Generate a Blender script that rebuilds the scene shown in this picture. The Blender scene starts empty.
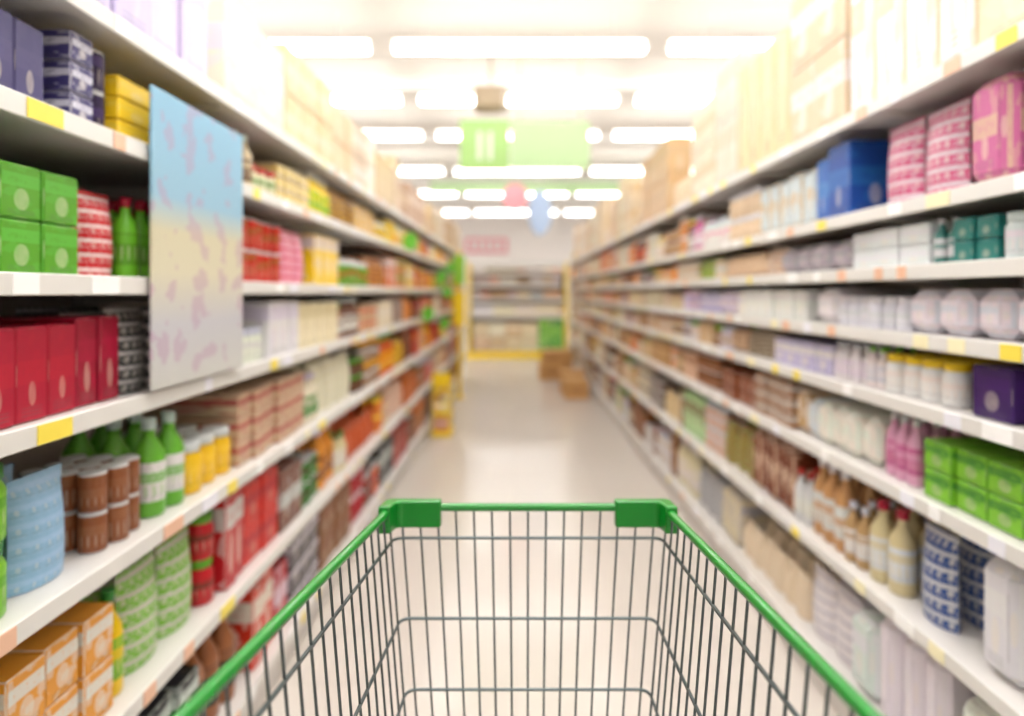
import bpy, bmesh, math, random
from mathutils import Vector, Matrix
R = random.Random(23)
scene = bpy.context.scene
try:
    scene.view_settings.view_transform = 'Standard'
    scene.view_settings.look = 'None'
    scene.view_settings.exposure = 0.18
except Exception as e:
    print(e)

def lin(c):
    return tuple(((x/255)/12.92 if x/255 <= 0.04045 else ((x/255+0.055)/1.055)**2.4) for x in c)

# ------------------------------------------------------------------ materials
def new_mat(name):
    m = bpy.data.materials.new(name); m.use_nodes = True
    nt = m.node_tree
    return m, nt, nt.nodes['Principled BSDF']

def simple(name, rgb, rough=0.5, metal=0.0, noise=0.0, nscale=20, emis=0.0, coat=0.0):
    m, nt, b = new_mat(name)
    c = lin(rgb)
    b.inputs['Base Color'].default_value = (*c, 1)
    b.inputs['Roughness'].default_value = rough
    b.inputs['Metallic'].default_value = metal
    if coat: b.inputs['Coat Weight'].default_value = coat
    if noise > 0:
        tc = nt.nodes.new('ShaderNodeTexCoord')
        n = nt.nodes.new('ShaderNodeTexNoise'); n.inputs['Scale'].default_value = nscale
        n.inputs['Detail'].default_value = 3
        nt.links.new(tc.outputs['Object'], n.inputs['Vector'])
        mx = nt.nodes.new('ShaderNodeMixRGB')
        mx.inputs[1].default_value = (*[x*(1-noise) for x in c], 1)
        mx.inputs[2].default_value = (*[min(1, x*(1+noise)) for x in c], 1)
        nt.links.new(n.outputs['Fac'], mx.inputs[0])
        nt.links.new(mx.outputs[0], b.inputs['Base Color'])
    if emis > 0:
        b.inputs['Emission Color'].default_value = (*c, 1)
        b.inputs['Emission Strength'].default_value = emis
    return m

def M(nt, op, a, b=None, c=None):
    n = nt.nodes.new('ShaderNodeMath'); n.operation = op
    for i, v in enumerate((a, b, c)):
        if v is None: continue
        if isinstance(v, (int, float)): n.inputs[i].default_value = v
        else: nt.links.new(v, n.inputs[i])
    return n.outputs[0]

def packaging():
    m, nt, b = new_mat('printed_packaging')
    a1 = nt.nodes.new('ShaderNodeAttribute'); a1.attribute_name = 'Col'
    a2 = nt.nodes.new('ShaderNodeAttribute'); a2.attribute_name = 'Col2'
    uv = nt.nodes.new('ShaderNodeUVMap'); uv.uv_map = 'UVMap'
    sp = nt.nodes.new('ShaderNodeSeparateXYZ'); nt.links.new(uv.outputs[0], sp.inputs[0])
    u, v = sp.outputs[0], sp.outputs[1]
    seed = a2.outputs['Alpha']
    fu = M(nt, 'FRACT', u)
    cen = M(nt, 'MULTIPLY_ADD', seed, 0.35, 0.5)
    band = M(nt, 'COMPARE', v, cen, 0.13)
    def mix(fac, c1, c2):
        n = nt.nodes.new('ShaderNodeMixRGB')
        if isinstance(fac, (int, float)): n.inputs[0].default_value = fac
        else: nt.links.new(fac, n.inputs[0])
        for i, c in ((1, c1), (2, c2)):
            if isinstance(c, tuple): n.inputs[i].default_value = c
            else: nt.links.new(c, n.inputs[i])
        return n.outputs[0]
    comb = nt.nodes.new('ShaderNodeCombineXYZ')
    nt.links.new(u, comb.inputs[0]); nt.links.new(v, comb.inputs[1])
    nt.links.new(M(nt, 'MULTIPLY', seed, 50.0), comb.inputs[2])
    ns = nt.nodes.new('ShaderNodeTexNoise'); ns.inputs['Scale'].default_value = 3.2
    ns.inputs['Detail'].default_value = 2
    nt.links.new(comb.outputs[0], ns.inputs['Vector'])
    art = M(nt, 'GREATER_THAN', ns.outputs['Fac'], 0.56)
    col = mix(M(nt, 'MULTIPLY', art, 0.4), a1.outputs['Color'], a2.outputs['Color'])
    col = mix(M(nt, 'MULTIPLY', band, 0.8), col, a2.outputs['Color'])
    du = M(nt, 'MULTIPLY', M(nt, 'SUBTRACT', fu, 0.5), 1.1)
    dv = M(nt, 'SUBTRACT', v, M(nt, 'MULTIPLY_ADD', seed, 0.1, 0.28))
    d2 = M(nt, 'ADD', M(nt, 'MULTIPLY', du, du), M(nt, 'MULTIPLY', dv, dv))
    ell = M(nt, 'LESS_THAN', d2, M(nt, 'MULTIPLY_ADD', seed, 0.05, 0.015))
    pic = mix(ns.outputs['Fac'], (0.85, 0.75, 0.6, 1), a2.outputs['Color'])
    col = mix(M(nt, 'MULTIPLY', ell, 0.5), col, pic)
    tl = M(nt, 'GREATER_THAN', M(nt, 'SINE', M(nt, 'MULTIPLY', v, 150.0)), 0.3)
    tz = M(nt, 'COMPARE', v, 0.09, 0.05)
    tu = M(nt, 'COMPARE', fu, 0.5, 0.36)
    t = M(nt, 'MULTIPLY', M(nt, 'MULTIPLY', tl, tz), tu)
    col = mix(M(nt, 'MULTIPLY', t, 0.4), col, (0.1, 0.1, 0.1, 1))
    vt = nt.nodes.new('ShaderNodeTexVoronoi'); vt.inputs['Scale'].default_value = 11
    nt.links.new(comb.outputs[0], vt.inputs['Vector'])
    lw = M(nt, 'LESS_THAN', vt.outputs['Distance'], 0.42)
    lb = M(nt, 'MULTIPLY', M(nt, 'MULTIPLY', lw, M(nt, 'COMPARE', v, cen, 0.055)), tu)
    col = mix(M(nt, 'MULTIPLY', lb, 0.5), col, a1.outputs['Color'])
    nt.links.new(col, b.inputs['Base Color'])
    b.inputs['Roughness'].default_value = 0.45
    return m

def plain_attr():
    m, nt, b = new_mat('coloured_plastic')
    a1 = nt.nodes.new('ShaderNodeAttribute'); a1.attribute_name = 'Col'
    nt.links.new(a1.outputs['Color'], b.inputs['Base Color'])
    b.inputs['Roughness'].default_value = 0.3
    return m

MP = packaging(); MC = plain_attr()
m_shelf = simple('white_enamel_shelf', (226, 222, 218), 0.4, noise=0.03, nscale=3)
m_back = simple('shelf_back_panel', (196, 184, 172), 0.6, noise=0.04, nscale=3)
m_rail = simple('price_rail_plastic', (226, 224, 220), 0.35)
m_yellow = simple('yellow_paint', (250, 214, 30), 0.4, noise=0.05)
m_green = simple('green_plastic', (6, 138, 38), 0.28, coat=0.3, noise=0.04, nscale=60)
m_steel = simple('galvanised_wire', (100, 110, 112), 0.3, metal=0.75, noise=0.08, nscale=90)
m_rubber = simple('grey_rubber', (70, 70, 72), 0.7, noise=0.1)
m_kraft = simple('kraft_cardboard', (206, 158, 100), 0.8, noise=0.08, nscale=12)
m_tape = simple('packing_tape', (220, 186, 134), 0.35)
m_white = simple('white_paint', (240, 238, 234), 0.6, noise=0.02)
m_lgreen = simple('pale_green_sign', (190, 220, 168), 0.5, noise=0.04, nscale=2)
m_sgreen = simple('green_sign', (166, 208, 126), 0.5, noise=0.04, nscale=2)
m_pink = simple('pink_print', (240, 160, 170), 0.5, noise=0.06, nscale=4)
m_blue = simple('blue_print', (176, 198, 230), 0.5, noise=0.06, nscale=4)
m_beige = simple('taupe_plastic', (180, 160, 134), 0.5, noise=0.04)

# ------------------------------------------------------------------ mesh builder
class MB:
    def __init__(s):
        s.v=[]; s.f=[]; s.m=[]; s.c=[]; s.c2=[]; s.uv=[]; s.sm=[]
    def face(s, idx, mat, c, c2, uvs, smooth=False):
        s.f.append(tuple(idx)); s.m.append(mat); s.c.append(c); s.c2.append(c2); s.uv.append(uvs); s.sm.append(smooth)
    def build(s, name, mats, parent=None):
        me = bpy.data.meshes.new(name)
        me.from_pydata(s.v, [], s.f)
        me.polygons.foreach_set('material_index', s.m)
        me.polygons.foreach_set('use_smooth', s.sm)
        uvl = me.uv_layers.new(name='UVMap')
        ca = me.color_attributes.new('Col', 'FLOAT_COLOR', 'CORNER')
        cb = me.color_attributes.new('Col2', 'FLOAT_COLOR', 'CORNER')
        U=[];A=[];B=[]
        for f,c,c2,uv in zip(s.f,s.c,s.c2,s.uv):
            for i in range(len(f)):
                U.extend(uv[i]); A.extend((*c[:3],1)); B.extend(c2)
        uvl.data.foreach_set('uv', U); ca.data.foreach_set('color', A); cb.data.foreach_set('color', B)
        for m in mats: me.materials.append(m)
        me.update()
        bm = bmesh.new(); bm.from_mesh(me)
        bmesh.ops.recalc_face_normals(bm, faces=bm.faces[:]); bm.to_mesh(me); bm.free()
        o = bpy.data.objects.new(name, me); scene.collection.objects.link(o)
        if parent: o.parent = parent
        return o

W4=(1,1,1,.5)
def cbox(mb, x0,x1,y0,y1,z0,z1, mat=0, c=(1,1,1), c2=W4, ch=0.0, topmat=None):
    """chamfered box, front faces on +-X carry uv (y,z)"""
    if x0>x1: x0,x1=x1,x0
    lo=(x0,y0,z0); hi=(x1,y1,z1)
    ch=min(ch,(x1-x0)/3,(y1-y0)/3,(z1-z0)/3)
    b=len(mb.v)
    if ch<=0:
        for i in range(8):
            mb.v.append(tuple(hi[k] if (i>>k)&1 else lo[k] for k in range(3)))
        for idx,kind in (((0,2,6,4),'x'),((1,5,7,3),'x'),((0,4,5,1),'y'),((2,3,7,6),'y'),((0,1,3,2),'z'),((4,6,7,5),'z')):
            uvs=[]
            for i in idx:
                p=mb.v[b+i]
                a=(p[1]-y0)/(y1-y0); cc=(p[0]-x0)/(x1-x0); w=(p[2]-z0)/(z1-z0)
                uvs.append({'x':(a,w),'y':(cc,w),'z':(a,cc)}[kind])
            mb.face([b+i for i in idx],(topmat if kind=='z' and topmat is not None else mat),c,c2,uvs)
        return
    ids={}
    for i in range(8):
        s=[(i>>k)&1 for k in range(3)]
        for ax in range(3):
            p=[0,0,0]
            for k in range(3):
                base=hi[k] if s[k] else lo[k]
                if k!=ax: base += -ch if s[k] else ch
                p[k]=base
            ids[(i,ax)]=len(mb.v); mb.v.append(tuple(p))
    def uvof(vi,kind):
        p=mb.v[vi]; a=(p[1]-y0)/(y1-y0); cc=(p[0]-x0)/(x1-x0); w=(p[2]-z0)/(z1-z0)
        return ((a,w),(cc,w),(a,cc))[kind]
    for ax in range(3):
        o=[k for k in range(3) if k!=ax]
        for side in (0,1):
            q=[]
            for a,bb in ((0,0),(1,0),(1,1),(0,1)):
                i=(side<<ax)|(a<<o[0])|(bb<<o[1]); q.append(ids[(i,ax)])
            mm=topmat if (ax==2 and topmat is not None) else mat
            mb.face(q,mm,c,c2,[uvof(k,ax) for k in q])
    for ax in range(3):
        o=[k for k in range(3) if k!=ax]
        for a in (0,1):
            for bb in (0,1):
                i0=(a<<o[0])|(bb<<o[1]); i1=i0|(1<<ax)
                q=[ids[(i0,o[0])],ids[(i1,o[0])],ids[(i1,o[1])],ids[(i0,o[1])]]
                mb.face(q,mat,c,c2,[uvof(k,0) for k in q])
    for i in range(8):
        q=[ids[(i,0)],ids[(i,1)],ids[(i,2)]]
        mb.face(q,mat,c,c2,[uvof(k,0) for k in q])

def lathe(mb, x,y,z, prof, seg=12, squash=1.0):
    rings=[]
    for (r,h,*_) in prof:
        ring=[]
        for k in range(seg):
            a=2*math.pi*k/seg
            ring.append(len(mb.v)); mb.v.append((x+r*squash*math.cos(a), y+r*math.sin(a), z+h))
        rings.append(ring)
    for j in range(1,len(prof)):
        r,h,mat,c,c2,lab=prof[j]
        for k in range(seg):
            k2=(k+1)%seg
            q=[rings[j-1][k],rings[j-1][k2],rings[j][k2],rings[j][k]]
            u0=2*k/seg; u1=2*(k+1)/seg
            mb.face(q,mat,c,c2,[(u0,0),(u1,0),(u1,1),(u0,1)],True)
    c=prof[-1][3]
    mb.face(rings[-1],1,c,W4,[(0,0)]*seg); mb.face(rings[0][::-1],1,prof[1][3],W4,[(0,0)]*seg)

def bottle(mb,x,y,z,w,h,c,c2,cap):
    r=w*0.46
    lathe(mb,x,y,z,[(r*.9,0,1,c,c2,0),(r,h*.03,1,c,c2,0),(r,h*.16,1,c,c2,0),(r*1.01,h*.17,0,c2,(*c[:3],.3),1),
        (r*1.01,h*.56,0,c2,(*c[:3],R.random()),1),(r,h*.57,1,c,c2,0),(r*.92,h*.66,1,c,c2,0),(r*.42,h*.8,1,c,c2,0),
        (r*.36,h*.88,1,c,c2,0),(r*.45,h*.885,1,cap,c2,0),(r*.45,h,1,cap,c2,0)])
def jar(mb,x,y,z,w,h,c,c2,cap):
    r=w*.47
    lathe(mb,x,y,z,[(r*.92,0,1,c,c2,0),(r,h*.05,1,c,c2,0),(r,h*.14,1,c,c2,0),(r*1.01,h*.15,0,c2,c2,1),(r*1.01,h*.68,0,c,(*c2[:3],R.random()),1),
        (r,h*.7,1,c,c2,0),(r*.82,h*.8,1,c,c2,0),(r*.9,h*.82,1,cap,c2,0),(r*.9,h,1,cap,c2,0)])
def can(mb,x,y,z,w,h,c,c2,cap):
    r=w*.48; g=(.6,.6,.6)
    lathe(mb,x,y,z,[(r*.93,0,1,g,c2,0),(r,h*.04,1,g,c2,0),(r,h*.94,0,c,(*c2[:3],R.random()),1),(r*1.02,h*.96,1,g,c2,0),(r*.94,h,1,g,c2,0)])
def pouch(mb,x,y,z,w,h,d,c,c2,nx):
    n=6; s=R.random()
    for side in (1,-1):
        g=[]
        for j in range(n+1):
            row=[]
            for i in range(n+1):
                u=i/n; v=j/n
                bul=(max(0,math.sin(math.pi*u))**.6)*(max(0,math.sin(math.pi*min(1,v*0.8+0.2)))**.5)
                if j==n: bul=0.02
                px=x+nx*side*d*.5*bul
                yy=y+(u-.5)*w*(0.94+0.06*abs(2*v-1))
                row.append(len(mb.v)); mb.v.append((px,yy,z+v*h))
            g.append(row)
        for j in range(n):
            for i in range(n):
                q=[g[j][i],g[j][i+1],g[j+1][i+1],g[j+1][i]]
                mb.face(q,0,c,(*c2[:3],s),[(i/n,j/n),((i+1)/n,j/n),((i+1)/n,(j+1)/n),(i/n,(j+1)/n)],True)

# ------------------------------------------------------------------ palettes (sRGB)
P={
 'cream':[(230,216,188),(222,200,162),(236,226,206),(212,184,146),(228,210,174)],
 'white':[(230,230,230),(220,224,228),(234,230,226),(208,212,218),(224,218,228)],
 'green':[(84,160,30),(120,190,44),(44,130,40),(96,180,56)],
 'lgreen':[(160,208,116),(140,198,100),(190,220,156)],
 'red':[(194,20,30),(178,12,44),(210,42,30)],
 'crimson':[(156,8,42),(176,14,54)],
 'pink':[(206,96,148),(224,140,180),(204,80,124),(232,174,194)],
 'purple':[(64,22,110),(52,18,92),(100,50,144)],
 'navy':[(42,38,88),(30,28,64),(66,60,112)],
 'blue':[(40,100,184),(70,130,200),(24,78,152)],
 'lblue':[(140,188,226),(160,202,230),(116,174,214)],
 'teal':[(24,86,90),(40,120,110)],
 'brown':[(116,60,28),(140,80,38),(88,44,22),(158,100,54)],
 'orange':[(222,104,24),(228,124,38),(206,78,20),(236,156,50)],
 'yellow':[(246,204,20),(248,214,60),(236,184,16)],
 'beige':[(208,174,126),(196,158,108),(218,194,152),(224,204,168)],
 'grey':[(176,176,178),(154,158,166),(198,194,194)],
 'dark':[(40,32,38),(30,40,30),(28,24,34)],
 'lilac':[(204,196,226),(216,208,236),(188,178,218)],
}
def pick(fams):
    f=R.choice(fams); c=R.choice(P[f]); return lin([max(0,min(255,x+R.uniform(-8,8))) for x in c])

LZ=[.16,.53,.88,1.21,1.48,1.79,2.04]
RZ=[.16,.55,.90,1.15,1.335,1.52,1.70,2.02]
XL=-.86; XR=1.08; DEP=.46

def zoneL(l,y):
    near={6:['lilac','white','pink','cream'],5:['navy','purple','dark','green'],4:['green','green','green','red','dark'],3:['crimson','crimson','crimson','dark'],
          2:['brown','green','white','dark'],1:['brown','green','orange','brown','yellow'],0:['orange','brown','white','lblue','dark']}
    mid={6:['cream','white','white'],5:['cream','yellow','green','brown','orange'],4:['cream','white','pink','brown','red'],3:['cream','brown','red','beige','white'],
         2:['cream','brown','red','green','orange'],1:['green','red','orange','brown','white'],0:['cream','brown','red','yellow','dark']}
    far={6:['cream','beige','cream','beige'],5:['yellow','orange','yellow','brown','cream'],4:['brown','orange','green','red','yellow'],3:['orange','brown','cream','red'],
         2:['brown','red','orange','dark','yellow'],1:['red','brown','orange','cream'],0:['red','brown','dark','orange']}
    if y<1.52: return near[l]
    if y<3.0: return mid[l]
    return far[l]
def zoneR(l,y):
    near={7:['beige','cream','white','white'],6:['white','pink','white','cream'],5:['white','grey','teal','lilac'],4:['white','grey','white','white'],
          3:['white','white','lilac','white'],2:['white','cream','green','white'],1:['beige','white','white','cream'],0:['grey','white','beige','white']}
    mid={7:['cream','beige','cream'],6:['white','pink','cream','brown'],5:['cream','beige','green','brown'],4:['white','cream','lilac'],
         3:['white','cream','beige','brown'],2:['beige','brown','cream','brown'],1:['white','lgreen','brown','cream'],0:['white','grey','beige','cream']}
    far={7:['cream','beige','beige','cream'],6:['orange','cream','brown','beige'],5:['brown','orange','cream','beige'],4:['cream','beige','orange','brown'],
         3:['beige','brown','cream','beige'],2:['brown','orange','beige','cream'],1:['brown','beige','cream'],0:['white','beige','brown']}
    if y<2.5: return near[l]
    if y<4.2: return mid[l]
    return far[l]
FORCE=[('L',3,.9,1.5,'crimson','box'),('L',4,.9,1.36,'green','box'),('L',4,1.36,1.5,'red','bag'),
 ('R',6,2.15,2.45,'blue','box'),('R',6,1.66,2.1,'pink','bag'),('R',3,1.45,1.66,'purple','box'),('R',2,1.42,1.8,'green','box'),
 ('R',5,1.52,1.66,'teal','box'),('L',1,1.55,1.9,'green','bag'),('L',1,2.0,2.5,'red','box'),('L',4,2.9,3.4,'yellow','box'),
 ('R',1,1.7,1.85,'blue','bag'),('R',4,2.5,3.3,'white','box'),('R',4,1.36,1.9,'white','roll'),('R',2,1.82,2.02,'pink','bottle'),('R',2,2.02,2.5,'white','roll'),('R',0,1.7,2.2,'white','roll'),
 ('L',5,1.0,1.3,'navy','box'),('L',2,1.2,1.4,'lblue','bag'),('L',2,.9,1.2,'green','jar'),('L',2,1.4,1.62,'brown','can'),('L',2,1.62,1.8,'green','bottle'),('L',2,1.8,2.1,'yellow','jar'),
 ('R',1,1.9,2.5,'beige','bottle'),('L',0,2.2,2.6,'red','box'),
 ('R',2,2.6,3.6,'brown','box'),('L',6,1.3,2.0,'lilac','box'),('L',6,2.0,4.2,'cream','box'),('L',5,1.45,1.7,'yellow','box'),
 ('R',6,1.3,1.5,'white','roll'),('R',1,1.3,1.7,'white','roll'),('L',1,1.15,1.5,'orange','box')]

def stock(side, bins):
    zs = LZ if side=='L' else RZ
    xe = XL if side=='L' else XR
    nx = 1 if side=='L' else -1
    y1 = 11.0 if side=='L' else 13.0
    for l,z in enumerate(zs):
        top = l==len(zs)-1
        clear = (zs[l+1]-z-.05) if not top else (.44 if side=='L' else .66)
        zb=z+.0015
        y=-1.0
        while y<y1-.3:
            fams=(zoneL if side=='L' else zoneR)(l,y)
            kind=R.choice(['box','box','bottle','jar','can','bag','bottle'] if not top else ['box','box','box','bag'])
            if side=='R' and y<3.5: kind=R.choice(['box','roll','bottle','roll','jar','bag'] if not top else ['box','box','roll'])
            c=pick(fams); c2=pick(fams+['white','cream'] if side=='R' else fams+['white']); lim=y1
            for (s,fl,a,b,fam,k) in FORCE:
                if s==side and fl==l:
                    if a-.02<=y<b-.05: c=pick([fam]); kind=k; lim=b; c2=pick([fam,fam,'white'])
                    elif y<a: lim=min(lim,a)
            cap=pick(['white','red','green','yellow','white','white'])
            nst=1
            if kind in('box','roll'):
                w=R.uniform(.07,.16)*(1.7 if top else 1); h=clear*R.uniform(.72,.95); d=R.uniform(.16,.34)
                if not top and R.random()<.4: nst=R.choice([2,2,3])
            elif kind=='bottle': h=min(clear*.94,R.uniform(.17,.32)); w=h*R.uniform(.28,.36)
            elif kind=='jar': h=min(clear*.85,R.uniform(.09,.15)); w=h*.68
            elif kind=='can': h=min(clear*.45,R.uniform(.075,.115)); w=h*.72
            else: h=min(clear*.92,R.uniform(.16,.26)); w=min(h*.72,max(.1,(lim-y)*.98)); d=.08
            if top and kind in('box','roll'): h=clear*R.uniform(.65,1.0)
            n=R.randint(2,4) if w>.13 else R.randint(2,6)
            seed=R.random()
            placed=False
            for _ in range(n):
                if y+w>lim+.001 or y+w>y1-.02:
                    break
                placed=True
                cy=y+w/2; fr=xe-nx*(.025+R.uniform(0,.016))
                cc2=(*c2,seed)
                if kind=='box':
                    if h>.34 and top: nst=2
                    for k in range(nst):
                        cbox(bins['box'],fr,fr-nx*d,y+.003,y+w-.003,zb+h/nst*k,zb+h/nst*(k+1)-.002,0,c,cc2,.004,topmat=1)
                elif kind=='roll':
                    cbox(bins['roll'],fr,fr-nx*d,y+.004,y+w-.004,zb,zb+h,0,c,cc2,.03)
                elif kind=='bag':
                    for k in range(3):
                        pouch(bins['bag'],fr-nx*(.05+k*.1),cy,zb,w*.96,h,d,c,cc2,nx)
                else:
                    fn={'bottle':bottle,'jar':jar,'can':can}[kind]; bn={'bottle':'bottle','jar':'jar','can':'jar'}[kind]
                    lay=1
                    if kind in('can','jar') and clear>h*2.05: lay=2
                    for k in range(3):
                        for q in range(lay):
                            fn(bins[bn],fr-nx*(w*.5+k*w*1.02),cy,zb+q*(h+.001),w*.96,h,c,cc2,cap)
                y+=w
            y+=R.uniform(.003,.012)
            if not placed:
                y = lim+.001 if (lim<y1 and lim-y<.12) else (y+.01 if lim<y1 else y1)

NM={'box':'boxed_groceries','roll':'tissue_packs','bag':'snack_bags','bottle':'bottled_goods','jar':'jars_and_cans'}
for side in 'LR':
    bins={k:MB() for k in NM}
    stock(side,bins)
    for k,mb in bins.items():
        if mb.v: mb.build(NM[k],[MP,MC])

# ------------------------------------------------------------------ gondolas
def gondola(side):
    zs = LZ if side=='L' else RZ
    xe = XL if side=='L' else XR
    nx = 1 if side=='L' else -1
    y0=-1.05; y1=11.0 if side=='L' else 13.0
    xb=xe-nx*DEP
    mb=MB()
    cbox(mb,xb,xb-nx*.03,y0,y1,0,zs[-1]+.2,1)
    y=y0
    while y<=y1+.01:
        cbox(mb,xb+nx*.012,xb-nx*.045,y-.015 if y>y0 else y,y+.02 if y<y1-.05 else y+.001,0,zs[-1]+.24,0,ch=.003); y+=1.0
    cbox(mb,xe-nx*.03,xe-nx*.05,y0,y1,0,zs[0]-.02,0)
    for l,z in enumerate(zs):
        cbox(mb,xe,xb,y0,y1,z-.022,z,0)
        cbox(mb,xe+nx*.008,xe-nx*.002,y0,y1,z-.036,z+.004,2,ch=.002)
        if l>0:
            y=y0+.02
            while y<y1:
                b=len(mb.v)
                for yy in (y,y+.006):
                    mb.v += [(xb,yy,z-.022),(xe-nx*.04,yy,z-.022),(xe-nx*.04,yy,z-.035),(xb,yy,z-.075)]
                uvd=[(0,0)]*4
                for q in ((0,1,2,3),(7,6,5,4),(0,4,5,1),(1,5,6,2),(2,6,7,3),(3,7,4,0)):
                    mb.face([b+i for i in q],0,(1,1,1),W4,uvd)
                y+=1.0
    for yy in (y0-.02,y1):
        cbox(mb,xe-nx*.01,xb-nx*.03,yy,yy+.02,0,zs[-1]-.05,0,ch=.003)
    o=mb.build('shelf_gondola',[m_shelf,m_back,m_rail])
    t=MB()
    for l,z in enumerate(zs):
        y=y0+.1
        while y<y1-.1:
            w=R.choice([.04,.05,.06,.09])
            col=lin(R.choice([(255,255,255),(240,240,250),(255,255,255),(250,228,90),(248,240,200),(236,190,160)]))
            if R.random()<.7:
                cbox(t,xe+nx*.0082,xe+nx*.0105,y,y+w,z-.034,z+.001,0,col,(.1,.1,.1,.1))
            y+=w+R.uniform(.05,.22)
    t.build('price_tags',[MC],parent=o)
    return o
gL=gondola('L'); gR=gondola('R')

# ------------------------------------------------------------------ room
def roombox(name,x0,x1,y0,y1,z0,z1,mat):
    mb=MB(); cbox(mb,x0,x1,y0,y1,z0,z1,0); return mb.build(name,[mat])
m,nt,b=new_mat('polished_tiles')
tc=nt.nodes.new('ShaderNodeTexCoord')
br=nt.nodes.new('ShaderNodeTexBrick'); br.offset=0
br.inputs['Scale'].default_value=1; br.inputs['Brick Width'].default_value=.6; br.inputs['Row Height'].default_value=.6
br.inputs['Mortar Size'].default_value=.002
br.inputs['Color1'].default_value=(*lin((222,214,206)),1); br.inputs['Color2'].default_value=(*lin((219,211,203)),1)
br.inputs['Mortar'].default_value=(*lin((208,200,192)),1)
nt.links.new(tc.outputs['Object'],br.inputs['Vector'])
nt.links.new(br.outputs['Color'],b.inputs['Base Color'])
n=nt.nodes.new('ShaderNodeTexNoise'); n.inputs['Scale'].default_value=1.5
nt.links.new(tc.outputs['Object'],n.inputs['Vector'])
nt.links.new(M(nt,'MULTIPLY_ADD',n.outputs['Fac'],.1,.11),b.inputs['Roughness'])
roombox('floor',-9,9,-3,26,-.1,0,m)
roombox('ceiling',-9,9,-3,26,4.6,4.7,simple('ceiling_white',(238,233,226),.8,noise=.015,nscale=1))
mw=simple('wall_cream',(246,240,236),.7,noise=.02,nscale=1)
roombox('wall_back',-9,9,26,26.1,0,4.6,mw)
roombox('wall_front',-9,9,-3.1,-3,0,4.6,mw)
roombox('wall_left',-9.1,-9,-3,26,0,4.6,mw)
roombox('wall_right',9,9.1,-3,26,0,4.6,mw)
for i,yy in enumerate((6.2,9.6,13.0,17.5,22.0)):
    roombox('trim_%d'%(i+1),-8.98,8.98,yy,yy+.14,4.45,4.598,m_white)

m_tube=simple('fluorescent_tube',(252,251,250),.5,emis=8.8)
m_up=simple('added_uplight_glow',(252,250,246),.5,emis=6.2)  # glow of a strip added only to brighten the ceiling
for yy in (-1.6,.6,2.8,5.0,7.3,9.3,11.4,14.8,18.2,22.5):
    mb=MB()
    for x0 in (-7.6,-4.5,-1.4,1.7,4.8):
        cbox(mb,x0,x0+2.9,yy-.07,yy+.07,4.2,4.22,0,ch=.006)
        for dy in (-.04,.04):
            cbox(mb,x0+.05,x0+2.85,yy+dy-.022,yy+dy+.022,4.15,4.196,1)
        cbox(mb,x0+.05,x0+2.85,yy-.03,yy+.03,4.224,4.262,2)  # added upward glow strip on top of each batten
        for xx in (x0+.4,x0+2.5):
            cbox(mb,xx-.006,xx+.006,yy-.045,yy-.035,4.22,4.6,0)
    mb.build('fluorescent_ceiling_light',[m_white,m_tube,m_up])

def area(name,loc,sx,sy,e,rot=(0,0,0),col=(1,.985,.965)):
    l=bpy.data.lights.new(name,'AREA'); l.shape='RECTANGLE'; l.size=sx; l.size_y=sy; l.energy=e; l.color=col
    o=bpy.data.objects.new(name,l); o.location=loc; o.rotation_euler=rot; scene.collection.objects.link(o)
area('added_aisle_fill',(0.1,1.6,4.1),2.0,4.0,92)  # added fill light for the near shelf sides, not a ceiling fixture

w=bpy.data.worlds.new('World'); scene.world=w; w.use_nodes=True
w.node_tree.nodes['Background'].inputs[0].default_value=(1,.98,.95,1)
w.node_tree.nodes['Background'].inputs[1].default_value=1.0

# ------------------------------------------------------------------ hanging signs
def empty(name,loc=(0,0,0)):
    e=bpy.data.objects.new(name,None); e.location=loc; scene.collection.objects.link(e); return e
mb=MB()
cbox(mb,-.68,-.07,8,8.05,2.95,3.57,0,ch=.008)
for a in (-.46,-.33): cbox(mb,a,a+.05,7.992,7.999,3.08,3.42,1)
for xx in (-.6,-.15): cbox(mb,xx,xx+.012,8.02,8.032,3.57,4.6,1)
mb.build('hanging_aisle_sign',[m_sgreen,m_white])
mb=MB()
cbox(mb,-.05,.92,8.01,8.05,2.97,3.55,0,ch=.008)
for k in range(4): cbox(mb,.06,.06+[.7,.55,.75,.4][k],8.002,8.009,3.42-k*.12,3.45-k*.12,1)
for xx in (.05,.8): cbox(mb,xx,xx+.012,8.02,8.032,3.55,4.6,1)
mb.build('hanging_aisle_sign',[m_lgreen,m_lgreen])
mb=MB()
cbox(mb,-.53,-.1,8.3,8.6,3.80,4.1,0,ch=.03)
cbox(mb,-.48,-.15,8.285,8.3,3.84,4.06,1,ch=.005)
cbox(mb,-.33,-.30,8.43,8.46,4.1,4.6,0)
mb.build('ceiling_speaker',[m_beige,m_beige])
mb=MB()
cbox(mb,-2.1,3.1,16,16.05,3.88,4.18,0,ch=.01)
for xx in (-1.9,.5,2.9): cbox(mb,xx,xx+.012,16.02,16.032,4.18,4.6,1)
mb.build('hanging_banner',[m_lgreen,m_white])
def disc(x,y,z,rx,rz,mat,nm):
    mb=MB(); n=28
    for yy in (y,y+.02):
        for k in range(n):
            a=2*math.pi*k/n; mb.v.append((x+rx*math.cos(a),yy,z+rz*math.sin(a)))
    uvd=[(0,0)]*n
    mb.face(list(range(n)),0,(1,1,1),W4,uvd); mb.face(list(range(2*n-1,n-1,-1)),0,(1,1,1),W4,uvd)
    for k in range(n): mb.face([k,(k+1)%n,n+(k+1)%n,n+k],0,(1,1,1),W4,[(0,0)]*4)
    cbox(mb,x-.005,x+.005,y+.005,y+.015,z+rz,4.6,1)
    mb.build(nm,[mat,m_white])
disc(0,12,3.2,.24,.26,m_pink,'hanging_round_sign')
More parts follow.
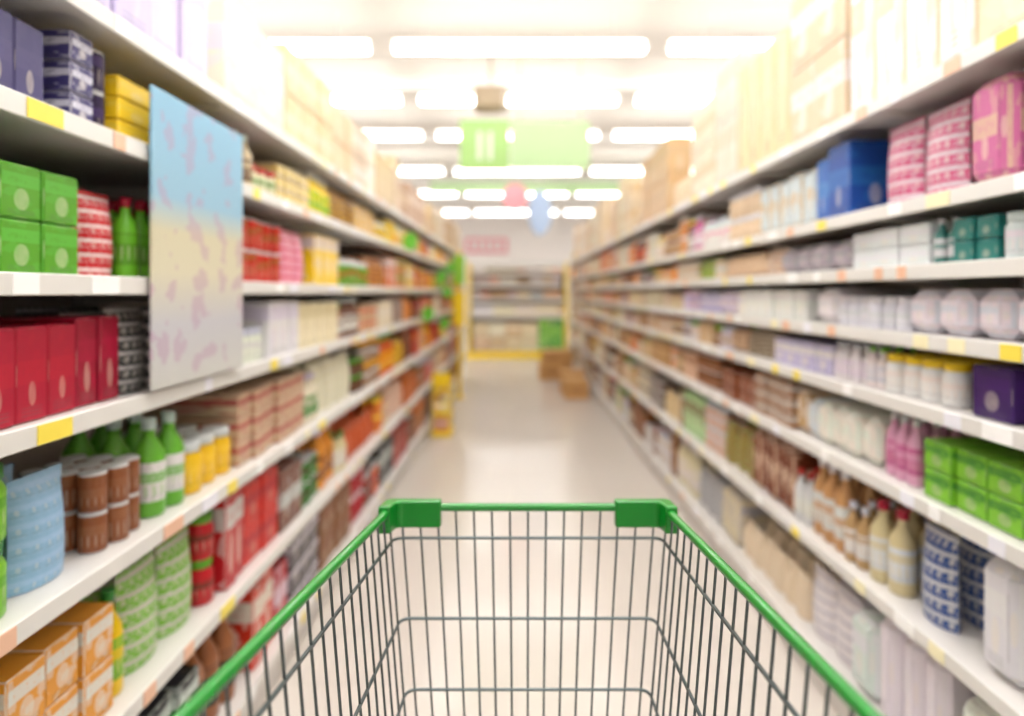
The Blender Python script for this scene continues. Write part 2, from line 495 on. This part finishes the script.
disc(.47,12.3,2.95,.22,.42,m_blue,'hanging_round_sign')
disc(.75,17,3.3,.2,.25,m_white,'hanging_round_sign')
mb=MB()
cbox(mb,-2.0,-.3,25.9,25.995,3.0,3.6,0,ch=.02)
for k in range(5): cbox(mb,-1.85+k*.3,-1.65+k*.3,25.88,25.9,3.12,3.48,1)
mb.build('wall_sign',[m_pink,m_white])

# ------------------------------------------------------------------ end-of-aisle shelf
mb=MB(); YE=14.5; x0,x1=-1.0,1.12
cbox(mb,x0,x1,YE+.45,YE+.48,0,2.15,1)
cbox(mb,x0,x1,YE-.02,YE+.45,0,.14,3,ch=.01)
EZ=[.16,.92,1.30,1.62,1.88]
for z in EZ:
    cbox(mb,x0,x1,YE,YE+.45,z-.03,z,0); cbox(mb,x0,x1,YE-.012,YE,z-.045,z+.005,2,ch=.002)
for xx in (x0-.06,x1): cbox(mb,xx,xx+.06,YE-.01,YE+.48,0,2.1,3,ch=.008)
cbox(mb,x0,x1,YE-.01,YE+.03,2.0,2.14,2,ch=.005)
cbox(mb,x0-.3,x1+.2,YE-.28,YE-.22,.0,.07,3,ch=.01)
mb.build('end_display_shelf',[m_shelf,m_back,m_rail,m_yellow])
bx=MB(); bt=MB()
for l,z in enumerate(EZ):
    x=x0+.04
    while x<x1-.15:
        c=pick(['brown','cream','beige','orange','white'] if l>1 else ['cream','beige','white','yellow'])
        if l==0:
            break
        if l in(1,): w_=.16; h=.24
        else: w_=.1; h=.2
        c2=(*pick(['cream','brown','white']),R.random())
        for k in range(R.randint(2,4)):
            if x>x1-.15: break
            if l==1: cbox(bx,x,x+w_*.95,YE+.03,YE+.3,z+.001,z+h,0,c,c2,.004)
            else: bottle(bt,x+w_/2,YE+.1,z+.001,w_*.9,h,c,c2,pick(['brown','white','red']))
            x+=w_
for i in range(3):
    for k in range(4):
        cbox(bx,.54+i*.18,.54+i*.18+.17,YE+.02,YE+.3,.161+k*.17,.161+k*.17+.165,0,pick(['green']),(*pick(['lgreen']),.5),.004)
for i in range(4):
    for k in range(2):
        cbox(bx,x0+.06+i*.37,x0+.06+i*.37+.35,YE+.05,YE+.4,.161+k*.3,.161+k*.3+.295,0,pick(['beige','cream']),(*pick(['cream']),.5),.006)
bx.build('boxed_groceries',[MP,MC]); bt.build('bottled_goods',[MP,MC])

# ------------------------------------------------------------------ cartons on the floor
def carton(x,y,z,w,d,h,rot):
    mb=MB()
    cbox(mb,-w/2,w/2,-d/2,d/2,0,h,0,ch=.006)
    cbox(mb,-w/2-.001,w/2+.001,-.03,.03,h-.06,h+.001,1)
    cbox(mb,-w/2-.001,w/2+.001,-.03,.03,h*.0,h*.12,1)
    for s in (-1,1): cbox(mb,-w*.3,w*.3,s*(d/2+.0005)-.001,s*(d/2+.0005)+.001,h*.3,h*.6,2)
    o=mb.build('cardboard_carton',[m_kraft,m_tape,simple('carton_print',(182,134,84),.8)])
    o.location=(x,y,z); o.rotation_euler=(0,0,rot)
carton(.83,8.95,0,.32,.36,.26,.05)
carton(.84,9.55,0,.36,.4,.3,-.06)
carton(.62,10.9,0,.42,.4,.28,.04)
carton(.63,10.9,.283,.38,.36,.2,-.05)
carton(.84,11.7,0,.36,.4,.42,.02)

# ------------------------------------------------------------------ yellow stands, wobblers, poster on left
mb=MB()
cbox(mb,-.82,-.70,8.8,8.9,0,.03,0,ch=.004); cbox(mb,-.78,-.73,8.82,8.87,.03,2.0,0,ch=.006)
cbox(mb,-.84,-.68,8.80,8.815,1.55,1.95,1,ch=.004); cbox(mb,-.84,-.68,8.80,8.815,1.0,1.45,0,ch=.004)
mb.build('promotional_stand',[m_yellow,simple('lime_print',(140,200,50),.5,noise=.1,nscale=9)])
mb=MB()
cbox(mb,-.84,-.64,6.5,6.8,0,.05,0,ch=.01)
for z in (.2,.42): cbox(mb,-.83,-.66,6.52,6.78,z,z+.02,0,ch=.004)
for a in (-.83,-.67):
    for bb in (6.52,6.77): cbox(mb,a,a+.015,bb,bb+.015,.05,.62,0)
cbox(mb,-.83,-.66,6.515,6.53,.5,.64,0,ch=.003)
for z,cc in ((.05,'orange'),(.22,'yellow'),(.44,'yellow')):
    for a in (-.82,-.745): cbox(mb,a,a+.07,6.56,6.72,z+.001,z+.13,1,pick([cc]),(1,1,1,.4),.004)
mb.build('small_display_rack',[m_yellow,MP])
mb=MB()
mg=simple('green_tag_print',(100,184,50),.5,noise=.1,nscale=9)
for (y,z) in ((4.9,1.83),(7.0,1.62),(7.6,1.45),(8.0,1.75),(5.9,1.25),(7.3,1.1)):
    n=16; b=len(mb.v)
    for yy in (y,y+.004):
        for k in range(n):
            a=2*math.pi*k/n; mb.v.append((-.79+.055*math.cos(a),yy,z+.07*math.sin(a)))
    mb.face([b+i for i in range(n)],0,(1,1,1),W4,[(0,0)]*n); mb.face([b+i for i in range(2*n-1,n-1,-1)],0,(1,1,1),W4,[(0,0)]*n)
    for k in range(n): mb.face([b+k,b+(k+1)%n,b+n+(k+1)%n,b+n+k],0,(1,1,1),W4,[(0,0)]*4)
    cbox(mb,-.85,-.79,y+.001,y+.003,z-.005,z+.005,0)
mb.build('shelf_wobblers',[mg],parent=gL)

m,nt,b=new_mat('poster_print')
tc=nt.nodes.new('ShaderNodeTexCoord'); sp=nt.nodes.new('ShaderNodeSeparateXYZ'); nt.links.new(tc.outputs['Object'],sp.inputs[0])
cr=nt.nodes.new('ShaderNodeValToRGB'); e=cr.color_ramp.elements
e[0].position=0; e[0].color=(*lin((204,204,196)),1); e[1].position=1; e[1].color=(*lin((134,184,214)),1)
for p,c in ((.25,(194,194,200)),(.42,(212,206,180)),(.55,(206,200,170)),(.66,(144,186,210))):
    q=e.new(p); q.color=(*lin(c),1)
nt.links.new(M(nt,'MULTIPLY',M(nt,'SUBTRACT',sp.outputs[2],1.18),1/.76),cr.inputs[0])
vo=nt.nodes.new('ShaderNodeTexNoise'); vo.inputs['Scale'].default_value=14; vo.inputs['Detail'].default_value=2
nt.links.new(tc.outputs['Object'],vo.inputs['Vector'])
mx=nt.nodes.new('ShaderNodeMixRGB'); nt.links.new(cr.outputs[0],mx.inputs[1]); mx.inputs[2].default_value=(*lin((180,130,170)),1)
nt.links.new(M(nt,'MULTIPLY',M(nt,'GREATER_THAN',vo.outputs['Fac'],.56),.4),mx.inputs[0])
nt.links.new(mx.outputs[0],b.inputs['Base Color'])
mb=MB()
cbox(mb,-.845,-.837,1.5,2.0,1.22,1.93,0,ch=.003)
for yy in (1.58,1.9): cbox(mb,-.849,-.845,yy,yy+.03,1.765,1.79,1)
mb.build('promotional_poster_board',[m,m_white],parent=gL)

# ------------------------------------------------------------------ shopping cart
cart=empty('shopping_cart',(0.0,.7,0))
def curve(name,paths,rad,mat,cyc=False):
    cu=bpy.data.curves.new(name,'CURVE'); cu.dimensions='3D'; cu.bevel_depth=rad; cu.bevel_resolution=3; cu.use_fill_caps=True
    for p in paths:
        s=cu.splines.new('POLY'); s.points.add(len(p)-1)
        for i,q in enumerate(p): s.points[i].co=(q[0],q[1]-.7,q[2],1)
        s.use_cyclic_u=cyc
    o=bpy.data.objects.new(name,cu); scene.collection.objects.link(o); cu.materials.append(mat); o.parent=cart
    return o
def lerp(a,b,t): return tuple(a[i]+(b[i]-a[i])*t for i in range(3))
FLt=(-.2195,1.16,1.066); FRt=(.266,1.16,1.066); RLt=(-.272,.25,1.141); RRt=(.280,.25,1.141)
FLb=(-.174,1.10,.66);  FRb=(.217,1.10,.66);  RLb=(-.222,.27,.58);  RRb=(.232,.27,.58)
def rounded(pts,r=.03,n=5):
    out=[]
    for i,p in enumerate(pts):
        if i==0 or i==len(pts)-1: out.append(p); continue
        P0,P1,P2=Vector(pts[i-1]),Vector(p),Vector(pts[i+1])
        a=P1+(P0-P1).normalized()*r; b_=P1+(P2-P1).normalized()*r
        for k in range(n+1):
            t=k/n; out.append(tuple(a*(1-t)**2+P1*2*t*(1-t)+b_*t*t))
    return out
curve('basket_rim',[rounded([RLt,FLt,FRt,RRt],.025)],.0072,m_green)
def ring(t):
    return [lerp(RLt,RLb,t),lerp(FLt,FLb,t),lerp(FRt,FRb,t),lerp(RRt,RRb,t)]
curve('basket_rings',[rounded(ring(t),.02) for t in (.128,.455,.735,1.0)],.0027,m_steel)
wires=[]
nF=15
for i in range(nF):
    t=(i+.5)/nF
    wires.append([lerp(FLt,FRt,t),lerp(FLb,FRb,t)])
for A,B,C,D in ((FLt,RLt,FLb,RLb),(FRt,RRt,FRb,RRb)):
    n=24
    for i in range(1,n+1):
        t=(i-.4)/n
        wires.append([lerp(A,B,t),lerp(C,D,t)])
nB=14
for i in range(nB):
    t=(i+.5)/nB
    wires.append([lerp(FLb,FRb,t),lerp(RLb,RRb,t)])
for i in range(6):
    t=(i+.5)/6; wires.append([lerp(FLb,RLb,t),lerp(FRb,RRb,t)])
for i in range(12):
    t=(i+.5)/12; wires.append([lerp(RLt,RRt,t),lerp(RLb,RRb,t)])
for t in (.05,.35,.7,.98): wires.append([lerp(RLt,RLb,t),lerp(RRt,RRb,t)])
curve('basket_wires',wires,.0019,m_steel)
def bracket(name,s,corner,rear):
    bm=bmesh.new()
    cx,cy,cz=corner
    fx=-s
    dv=(Vector(rear)-Vector(corner)).normalized()
    L1=.088; L2=.05; T=.012
    outer=[(cx+fx*L1,cy+T),(cx+s*.004,cy+T),(cx+s*T,cy+.002)]
    outer.append((cx+s*T+dv.x*L2,cy+dv.y*L2))
    inner=[(cx-s*.009+dv.x*L2,cy+dv.y*L2),(cx-s*.009+fx*.003,cy-T-.004),(cx-s*.014+fx*.004,cy-T),(cx+fx*L1,cy-T)]
    pts=outer+inner
    zt=cz+.0135
    def zb(p): return cz-.034
    vb=[bm.verts.new((p[0],p[1]-.7,zb(p)+ (cy-p[1])*.08)) for p in pts]
    vt=[bm.verts.new((p[0],p[1]-.7,zt+(cy-p[1])*.082)) for p in pts]
    n=len(pts)
    bm.faces.new(vt); bm.faces.new(vb[::-1])
    for i in range(n): bm.faces.new([vb[i],vb[(i+1)%n],vt[(i+1)%n],vt[i]])
    bmesh.ops.recalc_face_normals(bm,faces=bm.faces[:])
    me=bpy.data.meshes.new(name); bm.to_mesh(me); bm.free(); me.materials.append(m_green)
    o=bpy.data.objects.new(name,me); scene.collection.objects.link(o); o.parent=cart
    bv=o.modifiers.new('b','BEVEL'); bv.width=.004; bv.segments=3; bv.limit_method='ANGLE'
bracket('corner_cap_left',-1,FLt,RLt); bracket('corner_cap_right',1,FRt,RRt)
curve('handle_bar',[[(-.262,.14,1.16),(.27,.14,1.16)]],.014,m_green)
curve('handle_arms',[rounded([(-.27,.14,1.16),(-.272,.2,1.15),RLt,(-.27,.3,.95),(-.25,.3,.6),(-.25,.22,.16)],.03),
                     rounded([(.278,.14,1.16),(.28,.2,1.15),RRt,(.278,.3,.95),(.258,.3,.6),(.258,.22,.16)],.03)],.010,m_steel)
curve('chassis',[rounded([(-.25,.22,.16),(-.16,1.02,.18),(.2,1.02,.18),(.258,.22,.16)],.06),
                 [(-.25,.3,.6),(-.17,1.05,.66)],[(.258,.3,.6),(.21,1.05,.66)],
                 [(-.25,.3,.6),(-.18,.85,.18)],[(.258,.3,.6),(.21,.85,.18)],[(-.24,.35,.165),(.25,.35,.165)]],.010,m_steel)
def wheel(name,x,y):
    mb=MB(); n=24; z=.062; r=.062
    for mat,rr,hw in ((0,r,.013),(1,r*.5,.017)):
        b=len(mb.v)
        prof=[(-hw,rr*.9),(-hw*.6,rr),(hw*.6,rr),(hw,rr*.9)]
        for (dx,q) in prof:
            for k in range(n):
                a=2*math.pi*k/n; mb.v.append((x+dx,y-.7+q*math.cos(a),z+q*math.sin(a)))
        for j in range(3):
            for k in range(n): mb.face([b+j*n+k,b+j*n+(k+1)%n,b+(j+1)*n+(k+1)%n,b+(j+1)*n+k],mat,(1,1,1),W4,[(0,0)]*4,True)
        mb.face([b+k for k in range(n)],mat,(1,1,1),W4,[(0,0)]*n); mb.face([b+3*n+k for k in range(n)][::-1],mat,(1,1,1),W4,[(0,0)]*n)
    for s in (-1,1): cbox(mb,x+s*.02-.0015,x+s*.02+.0015,y-.7-.018,y-.7+.018,.045,.145,2,ch=.0005)
    cbox(mb,x-.0215,x+.0215,y-.7-.02,y-.7+.02,.14,.15,2,ch=.001)
    mb.build(name,[m_rubber,m_green,m_steel],parent=cart)
wheel('caster_1',-.25,.22); wheel('caster_2',.258,.22); wheel('caster_3',-.155,.98); wheel('caster_4',.195,.98)

# ------------------------------------------------------------------ camera
cam=bpy.data.cameras.new('cam'); co=bpy.data.objects.new('camera',cam); scene.collection.objects.link(co)
co.location=(0,0,1.45); co.rotation_euler=(math.radians(90),0,0)
cam.sensor_width=36; cam.lens=650/1024*36
cam.shift_x=-3/1024; cam.shift_y=-(358-292)/1024
cam.clip_start=.05
cam.dof.use_dof=True; cam.dof.focus_distance=.86; cam.dof.aperture_fstop=cam.lens/15.0
scene.camera=co
